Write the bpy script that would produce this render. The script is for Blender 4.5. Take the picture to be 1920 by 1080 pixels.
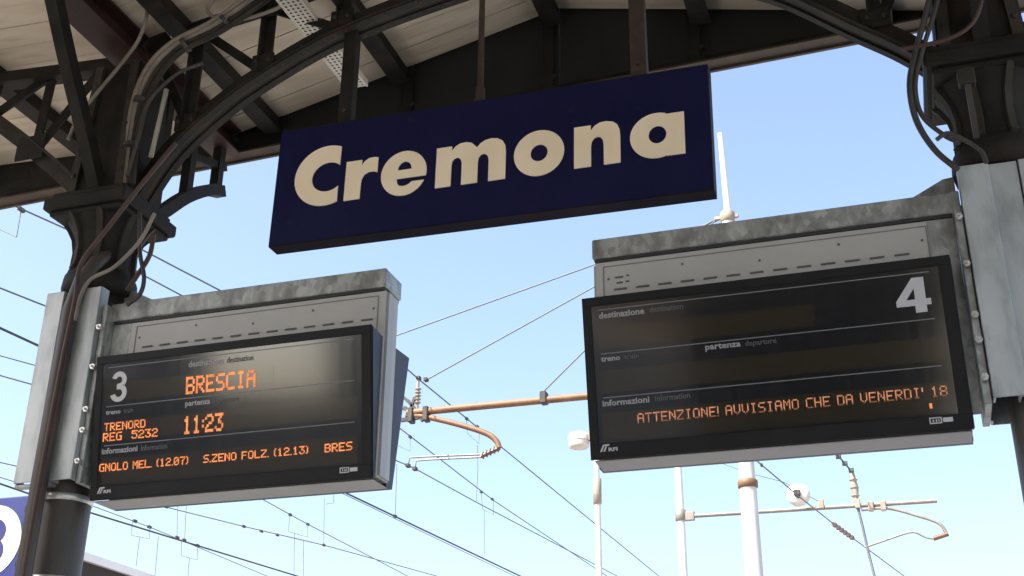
import bpy, bmesh, math, random
from mathutils import Vector, Matrix
random.seed(7)
R = math.radians
scene = bpy.context.scene
for o in list(bpy.data.objects): bpy.data.objects.remove(o)
COL = scene.collection

# ------------------------------------------------------------------ camera
YAW, PIT, ROL, FPX = R(-18.16), R(24.262), R(0.539), 2278.25
CAM = Vector((0, 0, 1.6))
fw = Vector((math.sin(YAW)*math.cos(PIT), math.cos(YAW)*math.cos(PIT), math.sin(PIT)))
r0 = Vector((math.cos(YAW), -math.sin(YAW), 0)); u0 = r0.cross(fw)
rt = r0*math.cos(ROL)+u0*math.sin(ROL); up = u0*math.cos(ROL)-r0*math.sin(ROL)
cd = bpy.data.cameras.new('camera'); cam = bpy.data.objects.new('camera', cd); COL.objects.link(cam)
cd.sensor_width = 36; cd.lens = 36*FPX/1920; cd.clip_start = .05; cd.clip_end = 5000
M3 = Matrix((rt, up, -fw)).transposed()
cam.matrix_world = Matrix.Translation(CAM) @ M3.to_4x4()
scene.camera = cam

# ------------------------------------------------------------------ light
SUN_AZ = Vector((-.62, -.78, 0)).normalized(); SUN_EL = R(52)
w = bpy.data.worlds.new('World'); scene.world = w; w.use_nodes = True
nt = w.node_tree; bg = nt.nodes['Background']
sky = nt.nodes.new('ShaderNodeTexSky'); sky.sky_type = 'NISHITA'; sky.sun_disc = False
sky.sun_elevation = SUN_EL; sky.sun_rotation = math.atan2(SUN_AZ.x, SUN_AZ.y)
sky.air_density = 1.0; sky.dust_density = 4.0; sky.ozone_density = 0.5
nt.links.new(sky.outputs[0], bg.inputs[0]); bg.inputs[1].default_value = 0.15
sd = bpy.data.lights.new('sun', 'SUN'); sd.energy = 5.0; sd.angle = R(.5); sd.color = (1, .95, .87)
so = bpy.data.objects.new('sun', sd); COL.objects.link(so)
sdir = (SUN_AZ*math.cos(SUN_EL)+Vector((0, 0, math.sin(SUN_EL))))
so.rotation_euler = (-sdir).to_track_quat('-Z', 'Y').to_euler(); so.location = (0, 0, 30)
vs = scene.view_settings; vs.view_transform = 'Standard'; vs.look = 'None'; vs.gamma = 1; vs.exposure = 1.42
vs.use_curve_mapping = False

# ------------------------------------------------------------------ materials
def mat(name, c1, c2=None, scale=6, rough=.6, metal=0, spec=.5, bump=0, bscale=40, detail=6, contrast=(.35, .7), stretch=(1, 1, 1), emit=None, es=0, kind='noise', c3=None, s3=20, k3=(.55, .7), rvar=.1, ior=1.5):
    m = bpy.data.materials.new(name); m.use_nodes = True
    n = m.node_tree.nodes; l = m.node_tree.links; b = n['Principled BSDF']
    b.inputs['Roughness'].default_value = rough; b.inputs['Metallic'].default_value = metal
    b.inputs['Specular IOR Level'].default_value = spec; b.inputs['IOR'].default_value = ior
    tc = n.new('ShaderNodeTexCoord'); mp = n.new('ShaderNodeMapping'); l.new(tc.outputs['Object'], mp.inputs[0])
    mp.inputs['Scale'].default_value = stretch
    if c2:
        if kind == 'noise':
            t = n.new('ShaderNodeTexNoise'); t.inputs['Scale'].default_value = scale; t.inputs['Detail'].default_value = detail
            out = t.outputs[0]
        else:
            t = n.new('ShaderNodeTexVoronoi'); t.inputs['Scale'].default_value = scale
            sp = n.new('ShaderNodeSeparateColor'); l.new(t.outputs['Color'], sp.inputs[0]); out = sp.outputs[0]
        l.new(mp.outputs[0], t.inputs['Vector'])
        r = n.new('ShaderNodeValToRGB'); r.color_ramp.elements[0].position = contrast[0]; r.color_ramp.elements[1].position = contrast[1]
        r.color_ramp.elements[0].color = (*c1, 1); r.color_ramp.elements[1].color = (*c2, 1)
        l.new(out, r.inputs[0]); last = r.outputs[0]
        if c3:
            t3 = n.new('ShaderNodeTexNoise'); t3.inputs['Scale'].default_value = s3; t3.inputs['Detail'].default_value = 8
            l.new(mp.outputs[0], t3.inputs['Vector'])
            r3 = n.new('ShaderNodeMapRange'); r3.inputs[1].default_value = k3[0]; r3.inputs[2].default_value = k3[1]
            l.new(t3.outputs[0], r3.inputs[0])
            mx = n.new('ShaderNodeMix'); mx.data_type = 'RGBA'; l.new(r3.outputs[0], mx.inputs[0]); l.new(last, mx.inputs[6])
            mx.inputs[7].default_value = (*c3, 1); last = mx.outputs[2]
        l.new(last, b.inputs['Base Color'])
        rr = n.new('ShaderNodeMapRange'); rr.inputs[3].default_value = max(0.02, rough-rvar); rr.inputs[4].default_value = min(1, rough+rvar*1.2)
        l.new(out, rr.inputs[0]); l.new(rr.outputs[0], b.inputs['Roughness'])
    else:
        b.inputs['Base Color'].default_value = (*c1, 1)
    if bump:
        tb = n.new('ShaderNodeTexNoise'); tb.inputs['Scale'].default_value = bscale; tb.inputs['Detail'].default_value = 5
        l.new(mp.outputs[0], tb.inputs['Vector'])
        bp = n.new('ShaderNodeBump'); bp.inputs['Strength'].default_value = bump; bp.inputs['Distance'].default_value = .01
        l.new(tb.outputs[0], bp.inputs['Height']); l.new(bp.outputs[0], b.inputs['Normal'])
    if emit:
        b.inputs['Emission Color'].default_value = (*emit, 1); b.inputs['Emission Strength'].default_value = es
        tn = n.new('ShaderNodeTexNoise'); tn.inputs['Scale'].default_value = 55; l.new(mp.outputs[0], tn.inputs['Vector'])
        mr = n.new('ShaderNodeMapRange'); mr.inputs[1].default_value = .33; mr.inputs[2].default_value = .67; mr.inputs[3].default_value = es*.45; mr.inputs[4].default_value = es*1.25
        l.new(tn.outputs[0], mr.inputs[0]); l.new(mr.outputs[0], b.inputs['Emission Strength'])
    return m

M = {}
M['iron'] = mat('painted_iron', (.012, .0115, .010), (.026, .0235, .020), 5, .65, spec=.16, bump=.35, bscale=30, c3=(.034, .021, .015), s3=7, k3=(.55, .75))
M['iron_light'] = mat('painted_iron_angle', (.027, .025, .021), (.050, .045, .037), 7, .65, spec=.18, bump=.3, bscale=30, c3=(.045, .029, .019), s3=8, k3=(.53, .74))
M['maroon'] = mat('maroon_paint', (.02, .005, .004), (.03, .009, .007), 5, .5, bump=.2)
M['rusty'] = mat('rusty_rod', (.028, .019, .014), (.055, .034, .024), 14, .75, bump=.3)
M['ceiling'] = mat('cream_ceiling_paint', (.49, .41, .305), (.63, .545, .425), 2.5, .75, bump=.12, bscale=60, c3=(.36, .28, .19), s3=3.5, k3=(.52, .8), stretch=(.5, 3, 1))
M['roof'] = mat('roof_sheet', (.25, .2, .17), (.32, .26, .22), 3, .8)
M['gable'] = mat('dark_gable_paint', (.016, .017, .015), (.026, .026, .023), 4, .7, spec=.3, bump=.2, stretch=(1, 1, .3))
M['trim'] = mat('brown_trim', (.05, .035, .024), (.085, .06, .04), 8, .7, bump=.2)
M['galv'] = mat('galvanised_steel', (.26, .275, .27), (.47, .49, .48), 42, .5, .35, kind='voronoi', contrast=(.0, 1), bump=.08, c3=(.17, .175, .165), s3=13, k3=(.42, .72), stretch=(1, 1, .6))
M['galv_smooth'] = mat('galvanised_sheet', (.40, .43, .435), (.53, .56, .56), 5, .48, .3, bump=.06, c3=(.27, .29, .295), s3=14, k3=(.45, .75), stretch=(1, 1, .35))
M['cab'] = mat('grey_cabinet_paint', (.40, .40, .385), (.455, .455, .44), 3, .45, bump=.05)
M['cab_side'] = mat('pale_cabinet_edge', (.34, .33, .32), (.40, .39, .38), 3, .4)
M['slot'] = mat('slot_black', (.03, .03, .03))
M['slot_soft'] = mat('slot_shadow', (.12, .12, .115))
M['joint'] = mat('panel_joint', (.18, .18, .175))
M['bezel'] = mat('black_bezel', (.008, .008, .009), (.012, .012, .013), 6, .5, spec=.25, bump=.05)
M['bezel_side'] = mat('blue_black_bezel', (.014, .017, .032), (.020, .023, .040), 6, .5)
M['screen'] = mat('screen_glass', (.012, .013, .015), (.019, .020, .023), 4, .10, spec=.9, stretch=(14, 1, .3), rvar=.02, ior=1.75)
M['led_off'] = mat('unlit_led_panel', (.026, .021, .014), (.038, .031, .021), 90, .11, spec=.9, stretch=(3, 1, .5), rvar=.01, ior=1.75)
M['led'] = mat('orange_led', (.3, .08, .02), emit=(1, .30, .09), es=.37)
M['led_dim'] = mat('dim_orange_led', (.3, .1, .04), emit=(.9, .36, .16), es=.03)
M['print_white'] = mat('white_print', (.50, .50, .52))
M['print_grey'] = mat('grey_print', (.30, .30, .31))
M['print_dim'] = mat('dim_print', (.10, .10, .105))
M['line'] = mat('divider_print', (.17, .175, .185))
M['sign_blue'] = mat('sign_blue', (.0055, .0065, .042), (.008, .009, .052), 3, .5, spec=.14, bump=.04, c3=(.03, .02, .05), s3=14, k3=(.66, .8))
M['sign_lip'] = mat('sign_edge', (.008, .007, .016), (.02, .015, .018), 5, .85, spec=.08, stretch=(.6, 1, 1))
M['sign_letter'] = mat('cream_letter', (.86, .74, .53), (.92, .81, .61), 4, .5)
M['tray_grey'] = mat('grey_base_tray', (.23, .225, .215), (.28, .275, .265), 5, .5)
M['valance_brown'] = mat('dark_valance', (.03, .021, .018), (.045, .032, .027), 3, .8)  # dark brown of the far canopy valance
M['reflect_dark'] = mat('reflection_block_dark', (.085, .085, .085), (.12, .12, .118), 1, .9)  # dark grey for unseen blocks added to darken the screen reflections
M['track_blue'] = mat('track_sign_blue', (.012, .02, .12), (.017, .026, .145), 4, .4)
M['track_white'] = mat('track_sign_white', (.5, .5, .47), (.56, .56, .53), 4, .5)
M['cable_dark'] = mat('dark_cable', (.035, .032, .03), (.055, .05, .045), 10, .6)
M['cable_grey'] = mat('pale_cable', (.16, .14, .115), (.24, .21, .17), 10, .6)
M['cable_red'] = mat('reddish_cable', (.042, .021, .015), (.065, .032, .022), 10, .6)
M['pvc'] = mat('pale_conduit', (.28, .265, .23), (.36, .34, .30), 8, .5)
M['pipe'] = mat('dark_downpipe', (.035, .03, .027), (.07, .058, .048), 9, .5, bump=.2, stretch=(1, 1, .25))
M['tray'] = mat('perforated_tray_paint', (.50, .465, .40), (.58, .545, .48), 5, .5)
M['mast'] = mat('white_mast_paint', (.44, .43, .415), (.52, .51, .49), 2, .55, c3=(.30, .13, .05), s3=3.2, k3=(.70, .76))
M['mast_plain'] = mat('white_post_paint', (.50, .495, .48), (.58, .57, .55), 2, .5)
M['post_cream'] = mat('cream_post_paint', (.50, .46, .40), (.60, .56, .5), 2, .5)
M['copper'] = mat('brown_tube', (.13, .066, .032), (.19, .10, .05), 5, .6, .0, bump=.1)
M['steel_tube'] = mat('weathered_tube', (.17, .155, .135), (.24, .22, .19), 5, .5, .2)
M['insul'] = mat('brown_insulator', (.10, .05, .03), (.15, .075, .04), 8, .3)
M['insul_grey'] = mat('grey_insulator', (.22, .18, .145), (.30, .25, .2), 8, .35)
M['wire'] = mat('overhead_wire', (.085, .09, .10), (.12, .125, .135), 3, .6)
M['wire_dark'] = mat('dark_overhead_wire', (.03, .035, .04), (.05, .055, .06), 3, .6)
M['fit'] = mat('dark_fitting', (.022, .02, .018), (.05, .044, .038), 9, .6, .2)
M['bolt'] = mat('zinc_bolt', (.55, .55, .53), (.7, .7, .68), 30, .35, .6)
M['platform'] = mat('platform_paving', (.29, .29, .285), (.36, .36, .35), 2, .85, bump=.2)
M['kerb'] = mat('kerb_stone', (.45, .43, .40), (.55, .53, .49), 4, .8, bump=.2)
M['ballast'] = mat('ballast', (.24, .235, .23), (.34, .33, .32), 3, .95, bump=.6, bscale=18)
M['ground'] = mat('far_ground', (.20, .20, .18), (.27, .265, .24), .2, .95)
M['railsteel'] = mat('rail_steel', (.18, .12, .09), (.24, .17, .12), 6, .45, .5)
M['farroof'] = mat('far_canopy_roof', (.25, .12, .08), (.32, .16, .11), 3, .8)
M['farfascia'] = mat('far_canopy_fascia', (.78, .74, .72), (.84, .80, .78), 3, .6)
M['farunder'] = mat('far_canopy_underside', (.10, .075, .06), (.14, .11, .09), 3, .8)
M['lampglass'] = mat('lamp_shade', (.52, .50, .46), (.6, .58, .53), 4, .35)

# ------------------------------------------------------------------ helpers
def ray(x, y): return fw+rt*((x-960)/FPX)-up*((y-540)/FPX)
def at(x, y, Y=None, X=None, Z=None):
    d = ray(x, y)
    k = Y/d.y if Y is not None else X/d.x if X is not None else (Z-1.6)/d.z
    return CAM+d*k

class MB:
    def __init__(s): s.v = []; s.f = []; s.sm = []
    def add(s, vs_, fs, smooth=False):
        o = len(s.v); s.v += [Vector(v) for v in vs_]; s.f += [[i+o for i in f] for f in fs]; s.sm += [smooth]*len(fs); return s
    def box(s, a, b):
        x0, x1 = sorted((a[0], b[0])); y0, y1 = sorted((a[1], b[1])); z0, z1 = sorted((a[2], b[2]))
        return s.hexa([(x0, y0, z0), (x1, y0, z0), (x1, y1, z0), (x0, y1, z0)], [(x0, y0, z1), (x1, y0, z1), (x1, y1, z1), (x0, y1, z1)])
    def hexa(s, bot, top):
        return s.add(list(bot)+list(top), [(3, 2, 1, 0), (4, 5, 6, 7), (0, 1, 5, 4), (1, 2, 6, 5), (2, 3, 7, 6), (3, 0, 4, 7)])
    def bevbox(s, a, b, c=.006):
        x0, x1 = sorted((a[0], b[0])); y0, y1 = sorted((a[1], b[1])); z0, z1 = sorted((a[2], b[2]))
        bm = bmesh.new(); bmesh.ops.create_cube(bm, size=1)
        for v in bm.verts: v.co = ((x0+x1)/2+v.co.x*(x1-x0), (y0+y1)/2+v.co.y*(y1-y0), (z0+z1)/2+v.co.z*(z1-z0))
        bmesh.ops.bevel(bm, geom=bm.edges[:], offset=c, segments=1, affect='EDGES')
        bm.verts.index_update(); s.add([v.co.copy() for v in bm.verts], [[v.index for v in f.verts] for f in bm.faces]); bm.free(); return s
    def bar(s, p0, p1, w_, h_, upv=(0, 1, 0), ext=0):
        """box from p0 to p1; h_ along upv-ish, w_ across"""
        p0 = Vector(p0); p1 = Vector(p1); d = (p1-p0).normalized(); p0 = p0-d*ext; p1 = p1+d*ext
        u = Vector(upv); u = (u-d*u.dot(d)).normalized(); r = d.cross(u)
        q = [(-1, -1), (1, -1), (1, 1), (-1, 1)]
        return s.hexa([p0+r*(a*w_/2)+u*(b*h_/2) for a, b in q], [p1+r*(a*w_/2)+u*(b*h_/2) for a, b in q])
    def tube(s, pts, rad, n=8, caps=True):
        pts = [Vector(p) for p in pts]; rings = []; prev = None
        rads = rad if isinstance(rad, (list, tuple)) else [rad]*len(pts)
        for i, p in enumerate(pts):
            d = (pts[min(i+1, len(pts)-1)]-pts[max(i-1, 0)]).normalized()
            if prev is None:
                a = Vector((0, 0, 1)) if abs(d.z) < .9 else Vector((1, 0, 0)); u = (a-d*a.dot(d)).normalized()
            else: u = (prev-d*prev.dot(d)).normalized()
            prev = u; r = d.cross(u)
            rings.append([p+(u*math.cos(2*math.pi*k/n)+r*math.sin(2*math.pi*k/n))*rads[i] for k in range(n)])
        vs_ = [v for rg in rings for v in rg]; fs = []
        for i in range(len(rings)-1):
            for k in range(n): fs.append((i*n+k, i*n+(k+1) % n, (i+1)*n+(k+1) % n, (i+1)*n+k))
        s.add(vs_, fs, True)
        if caps:
            s.add(rings[0], [list(range(n))[::-1]]); s.add(rings[-1], [list(range(n))])
        return s
    def lathe(s, prof, c, n=24, axis='z', smooth=True, rot=0):
        vs_ = []; fs = []
        for (r, h) in prof:
            for k in range(n):
                a = 2*math.pi*(k+rot)/n; x, y = r*math.cos(a), r*math.sin(a)
                p = (x, y, h) if axis == 'z' else (x, h, y) if axis == 'y' else (h, x, y)
                vs_.append(Vector(c)+Vector(p))
        for i in range(len(prof)-1):
            for k in range(n): fs.append((i*n+k, i*n+(k+1) % n, (i+1)*n+(k+1) % n, (i+1)*n+k))
        s.add(vs_, fs, smooth); m_ = len(prof)-1
        s.add([vs_[k] for k in range(n)], [list(range(n))[::-1]]); s.add([vs_[m_*n+k] for k in range(n)], [list(range(n))]); return s
    def sweep(s, prof, pts, side=(0, 1, 0)):
        """prof: closed list of (a along side, b along in-plane normal)"""
        pts = [Vector(p) for p in pts]; n = len(prof); S = Vector(side); rings = []
        for i, p in enumerate(pts):
            d = (pts[min(i+1, len(pts)-1)]-pts[max(i-1, 0)]).normalized(); nn = d.cross(S).normalized()
            rings.append([p+S*a+nn*b for a, b in prof])
        vs_ = [v for rg in rings for v in rg]; fs = []
        for i in range(len(rings)-1):
            for k in range(n): fs.append((i*n+k, i*n+(k+1) % n, (i+1)*n+(k+1) % n, (i+1)*n+k))
        fs.append(list(range(n))[::-1]); fs.append([len(vs_)-n+k for k in range(n)])
        return s.add(vs_, fs)
    def build(s, name, m, parent=None, bev=0):
        me = bpy.data.meshes.new(name); org = Vector((0, 0, 0))
        q = parent
        while q is not None: org += q.location; q = q.parent
        me.from_pydata([v-org for v in s.v], [], s.f); me.materials.append(M[m] if isinstance(m, str) else m)
        me.polygons.foreach_set('use_smooth', s.sm); me.update()
        bm = bmesh.new(); bm.from_mesh(me); bmesh.ops.recalc_face_normals(bm, faces=bm.faces); bm.to_mesh(me); bm.free()
        o = bpy.data.objects.new(name, me); COL.objects.link(o)
        if parent is not None: o.parent = parent
        return o

def thing(name, label, cat, loc, group=None):
    o = bpy.data.objects.new(name, None); o.empty_display_size = .1; COL.objects.link(o); o.location = loc
    o['label'] = label; o['category'] = cat
    if group: o['group'] = group
    return o
def tag(o, label, cat, group=None):
    o['label'] = label; o['category'] = cat
    if group: o['group'] = group
    return o
def struct(o): o['kind'] = 'structure'; return o
def crom(pts, n=6):
    pts = [Vector(p) for p in pts]; out = []
    P = [pts[0]*2-pts[1]]+pts+[pts[-1]*2-pts[-2]]
    for i in range(1, len(P)-2):
        a, b, c, d = P[i-1:i+3]
        for k in range(n):
            t = k/n
            out.append(.5*((2*b)+(c-a)*t+(2*a-5*b+4*c-d)*t*t+(3*b-a-3*c+d)*t**3))
    out.append(pts[-1]); return out
def polyfill(loops, thick):
    """2D loops (first outer, rest holes) -> extruded mesh (verts (x,y,0..thick), faces), by a filled curve"""
    cu = bpy.data.curves.new('tmp', 'CURVE'); cu.dimensions = '2D'; cu.fill_mode = 'BOTH'; cu.extrude = thick/2
    for lp in loops:
        sp = cu.splines.new('POLY'); sp.points.add(len(lp)-1); sp.use_cyclic_u = True
        for p, q in zip(sp.points, lp): p.co = (q[0], q[1], 0, 1)
    return from_curve(cu)
def from_curve(cu):
    o = bpy.data.objects.new('tmp', cu); COL.objects.link(o)
    dg = bpy.context.evaluated_depsgraph_get(); e = o.evaluated_get(dg); me = e.to_mesh()
    vs_ = [v.co.copy() for v in me.vertices]; fs = [list(p.vertices) for p in me.polygons]
    e.to_mesh_clear(); bpy.data.objects.remove(o); bpy.data.curves.remove(cu); return vs_, fs
def text2d(body, bold=0.0):
    cu = bpy.data.curves.new('tmp', 'FONT'); cu.body = body; cu.size = 1; cu.offset = bold; cu.extrude = .002; cu.resolution_u = 2
    vs_, fs = from_curve(cu)
    x0 = min(v.x for v in vs_); x1 = max(v.x for v in vs_); y0 = min(v.y for v in vs_); y1 = max(v.y for v in vs_)
    return [Vector(((v.x-x0)/(x1-x0), (v.y-y0)/(y1-y0), v.z)) for v in vs_], fs
def arc(cx, cy, rx, ry, a0, a1, n=24): return [(cx+rx*math.cos(R(a0+(a1-a0)*i/n)), cy-ry*math.sin(R(a0+(a1-a0)*i/n))) for i in range(n+1)]

# ------------------------------------------------------------------ ground
g = MB().add([(-3000, -3000, -.62), (3000, -3000, -.62), (3000, 3000, -.62), (-3000, 3000, -.62)], [(0, 1, 2, 3)]).build('ground', 'ground'); struct(g)
b = MB().box((-14, -150, -.70), (12, 250, -.58)).build('track_ballast', 'ballast'); struct(b)
p = MB().box((-5.35, -60, -.575), (1.95, 9.5, -.02)).build('platform', 'platform'); struct(p)
for x0, x1 in ((-5.45, -5.0), (1.6, 2.05)):
    MB().bevbox((x0, -60, -.14), (x1, 9.6, .0), .01).build('kerb', 'kerb', p)
for xc in (-7.0, 3.6):
    for s in (-.72, .72):
        q = MB().box((xc+s-.035, -150, -.52), (xc+s+.035, 250, -.44)).box((xc+s-.07, -150, -.575), (xc+s+.07, 250, -.535)).box((xc+s-.01, -150, -.535), (xc+s+.01, 250, -.52)).build('rail', 'railsteel'); struct(q)

# ------------------------------------------------------------------ canopy
XL, XR, YC = -4.05, .585, 5.085
XM = (XL+XR)/2
YF = 6.2                        # gable end of the canopy
ZR, PITCH, ZV = 6.48, .2315, 5.94
XE0, XE1 = -6.05, 2.6            # eaves
def ceil_z(x):
    if x < XL: return ZV+.05*(XL-x)
    if x > XR: return ZV+.05*(x-XR)
    return ZR-(ZR-ZV)*abs(x-XM)/(XR-XM)
can = thing('platform_canopy', 'station platform canopy with cream boarded ceiling and dark gable end', 'canopy', (XM, 0, 0))
segs = [(XE0, XL), (XL, XM), (XM, XR), (XR, XE1)]
YB = -60
for (a, c) in segs:
    za, zc = ceil_z(a), ceil_z(c)
    # the boards that the photograph shows, one by one
    proto = None; n = 18; wd = .18
    for i in range(n):
        y1 = YF-.012-i*wd; y0 = y1-wd+.005
        if proto is None:
            mb = MB().hexa([(a+.003, y0, za), (c-.003, y0, zc), (c-.003, y1, zc), (a+.003, y1, za)], [(a+.003, y0, za+.02), (c-.003, y0, zc+.02), (c-.003, y1, zc+.02), (a+.003, y1, za+.02)])
            proto = mb.build('ceiling_board', 'ceiling', can)
        else:
            o = proto.copy(); COL.objects.link(o); o.parent = can; o.location = (0, -i*wd, random.uniform(-.003, .003))
    ye = YF-.012-n*wd
    MB().hexa([(a, YB, za), (c, YB, zc), (c, ye, zc), (a, ye, za)], [(a, YB, za+.02), (c, YB, zc+.02), (c, ye, zc+.02), (a, ye, za+.02)]).build('ceiling_sheet', 'ceiling', can)
    MB().hexa([(a, YB-.1, za+.05), (c, YB-.1, zc+.05), (c, YF+.08, zc+.05), (a, YF+.08, za+.05)], [(a, YB-.1, za+.09), (c, YB-.1, zc+.09), (c, YF+.08, zc+.09), (a, YF+.08, za+.09)]).build('roof_sheet', 'roof', can)
# purlins along the platform
for x in (-3.72, -2.80, XM-.03, -.82, .22, -5.1, 1.6):
    z = min(ceil_z(x-.05), ceil_z(x+.05))
    ob = MB().bar((x, YB, z-.055), (x, YF-.03, z-.055), .075, .10, (0, 0, 1)).box((x-.06, YB, z-.118), (x+.06, YF-.03, z-.106)).build('purlin', 'iron', can)
# gable boards between uprights
def zf(x): return 5.876+.027*(x+.8)
xs = [XE0, -5.0, XL, -3.68, -2.76, -1.80, -.87, .1, XR, 1.6, XE1]
xs2 = sorted(set(xs+[XM]))
def quadbox(a, c, y0, y1, za0, zc0, za1, zc1):
    return MB().hexa([(a, y0, za0), (c, y0, zc0), (c, y1, zc0), (a, y1, za0)], [(a, y0, za1), (c, y0, zc1), (c, y1, zc1), (a, y1, za1)])
for a, c in zip(xs2[:-1], xs2[1:]):
    a_, c_ = a+.003, c-.003; ta, tc = ceil_z(a_)+.045, ceil_z(c_)+.045
    ma, mc = min(zf(a_)+.15, ta-.02), min(zf(c_)+.15, tc-.02)
    quadbox(a_, c_, YF, YF+.03, zf(a_), zf(c_), ma, mc).build('gable_board', 'gable', can)
    quadbox(a_, c_, YF+.012, YF+.04, ma+.004, mc+.004, ta, tc).build('gable_board', 'gable', can)
for x in xs[1:-1]:
    MB().box((x-.035, YF-.028, zf(x)+.03), (x+.035, YF-.004, ceil_z(x)-.01)).box((x-.06, YF-.02, zf(x)+.03), (x+.06, YF-.003, zf(x)+.06)).build('gable_upright', 'iron', can)
    MB().lathe([(.014, 0), (.014, -.02)], (x+.045, YF-.02, zf(x)+.10), 8, 'y').build('bolt', 'iron_light', can)
z0_, z1_ = zf(XE0), zf(XE1)
quadbox(XE0, XE1, YF-.045, YF+.07, z0_-.018, z1_-.018, z0_-.004, z1_-.004).build('edge_trim', 'trim', can)
quadbox(XE0, XE1, YF+.045, YF+.065, z0_-.034, z1_-.034, z0_-.019, z1_-.019).build('drip_edge', 'trim', can)
quadbox(XE0, XE1, YF-.034, YF-.03, z0_, z1_, z0_+.028, z1_+.028).build('edge_angle', 'iron', can)
for x in (XE0, XE1):
    MB().box((x-.03, YB, ceil_z(x)-.2), (x+.03, YF+.06, ceil_z(x)+.1)).build('eaves_board', 'gable', can)

# girders along the two column lines
for X, lab in ((XL, 'dark maroon steel girder over the left column'), (XR, 'dark maroon steel girder over the right column')):
    gi = MB().box((X-.10, YB, 5.76), (X+.10, YF-.06, 5.775)).box((X-.012, YB, 5.775), (X+.012, YF-.06, 5.915)).box((X-.10, YB, 5.915), (X+.10, YF-.06, 5.93)).build('roof_girder', 'maroon')
    tag(gi, lab, 'girder', 'girders above the columns')

# ------------------------------------------------------------------ arch truss between the columns
tr = thing('arch_truss', 'dark riveted arch truss spanning between the two columns', 'truss', (XM, YC, 4.7))
low = crom([(XL+.12, YC, 4.80), (-3.72, YC, 5.14), (-3.42, YC, 5.40), (-3.15, YC, 5.56), (-2.83, YC, 5.705), (-2.5, YC, 5.80), (-2.02, YC, 5.89), (XM, YC, 5.915), (-1.2, YC, 5.86), (-.8, YC, 5.76), (-.5, YC, 5.61), (-.235, YC, 5.45), (.07, YC, 5.19), (.28, YC, 5.015), (XR-.12, YC, 4.82)], 5)
MB().sweep([(-.065, -.05), (.065, -.05), (.065, -.036), (.012, -.036), (.012, .05), (-.012, .05), (-.012, -.036), (-.065, -.036)], [Vector(p) for p in low]).build('lower_chord', 'iron_light', tr)
MB().sweep([(-.03, -.035), (-.014, -.035), (-.014, .045), (-.03, .045)], [Vector(p) for p in low]).build('chord_angle', 'iron', tr)
MB().sweep([(-.071, -.064), (-.026, -.064), (-.026, -.052), (-.071, -.052)], [Vector(p) for p in low]).build('flange_angle', 'iron', tr)
MB().sweep([(.026, -.064), (.071, -.064), (.071, -.052), (.026, -.052)], [Vector(p) for p in low]).build('flange_angle', 'iron', tr)
rv = MB()
for i in range(0, len(low)-1):
    a, c = Vector(low[i]), Vector(low[i+1]); n_ = (c-a).normalized().cross(Vector((0, 1, 0)))
    for s_ in (-.048, .048): rv.lathe([(.011, -.062), (.011, -.066), (.006, -.072)], a+Vector((0, s_, 0))+Vector((n_.x*0, 0, 0))+Vector((0, 0, 0)), 6)
rv.build('rivet_row', 'iron_light', tr)['kind'] = 'stuff'
def lowz(x):
    for a, c in zip(low[:-1], low[1:]):
        if a.x <= x <= c.x: return a.z+(c.z-a.z)*(x-a.x)/(c.x-a.x)
    return 4.75
top = [Vector((x, YC, z)) for x, z in ((XL+.08, 5.86), (-3.9, 5.90), (-3.55, 5.955), (-2.99, 6.03), (-2.4, 6.13), (XM, 6.24), (-1.04, 6.13), (-.45, 6.03), (.11, 5.955), (.45, 5.90), (XR-.08, 5.86))]
MB().sweep([(-.06, .03), (.06, .03), (.06, .018), (.012, .018), (.012, -.04), (-.012, -.04), (-.012, .018), (-.06, .018)], crom(top, 3)).build('upper_chord', 'iron', tr)
def topz(x):
    for a, c in zip(top[:-1], top[1:]):
        if a.x <= x <= c.x: return a.z+(c.z-a.z)*(x-a.x)/(c.x-a.x)
    return 5.86
vx = [-3.62, -3.16, -2.68, -2.2, XM]
vx = vx+[2*XM-x for x in vx[:-1]][::-1]
for x in vx:
    MB().bar((x, YC, lowz(x)), (x, YC, topz(x)), .065, .016).bar((x-.028, YC-.03, lowz(x)), (x-.028, YC-.03, topz(x)), .012, .05).build('upright', 'iron', tr)
    for zz, lo_, hi_ in ((lowz(x), -.005, .10), (topz(x), -.09, .02)):
        MB().bevbox((x-.07, YC-.045, zz+lo_), (x+.07, YC-.033, zz+hi_), .004).build('gusset_plate', 'iron', tr)
    for dx in (-.04, .04): MB().lathe([(.013, 0), (.013, -.008), (.007, -.014)], (x+dx, YC-.045, lowz(x)+.05), 8, 'y').build('rivet', 'iron_light', tr)
pts = [XL+.12]+vx+[XR-.12]
for i, (a, c) in enumerate(zip(pts[:-1], pts[1:])):
    l2r = (a+c)/2 < XM
    p0 = (a, YC+.02, topz(a)) if l2r else (a, YC+.02, lowz(a)); p1 = (c, YC+.02, lowz(c)) if l2r else (c, YC+.02, topz(c))
    MB().bar(p0, p1, .055, .014).build('diagonal', 'iron', tr)

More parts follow.
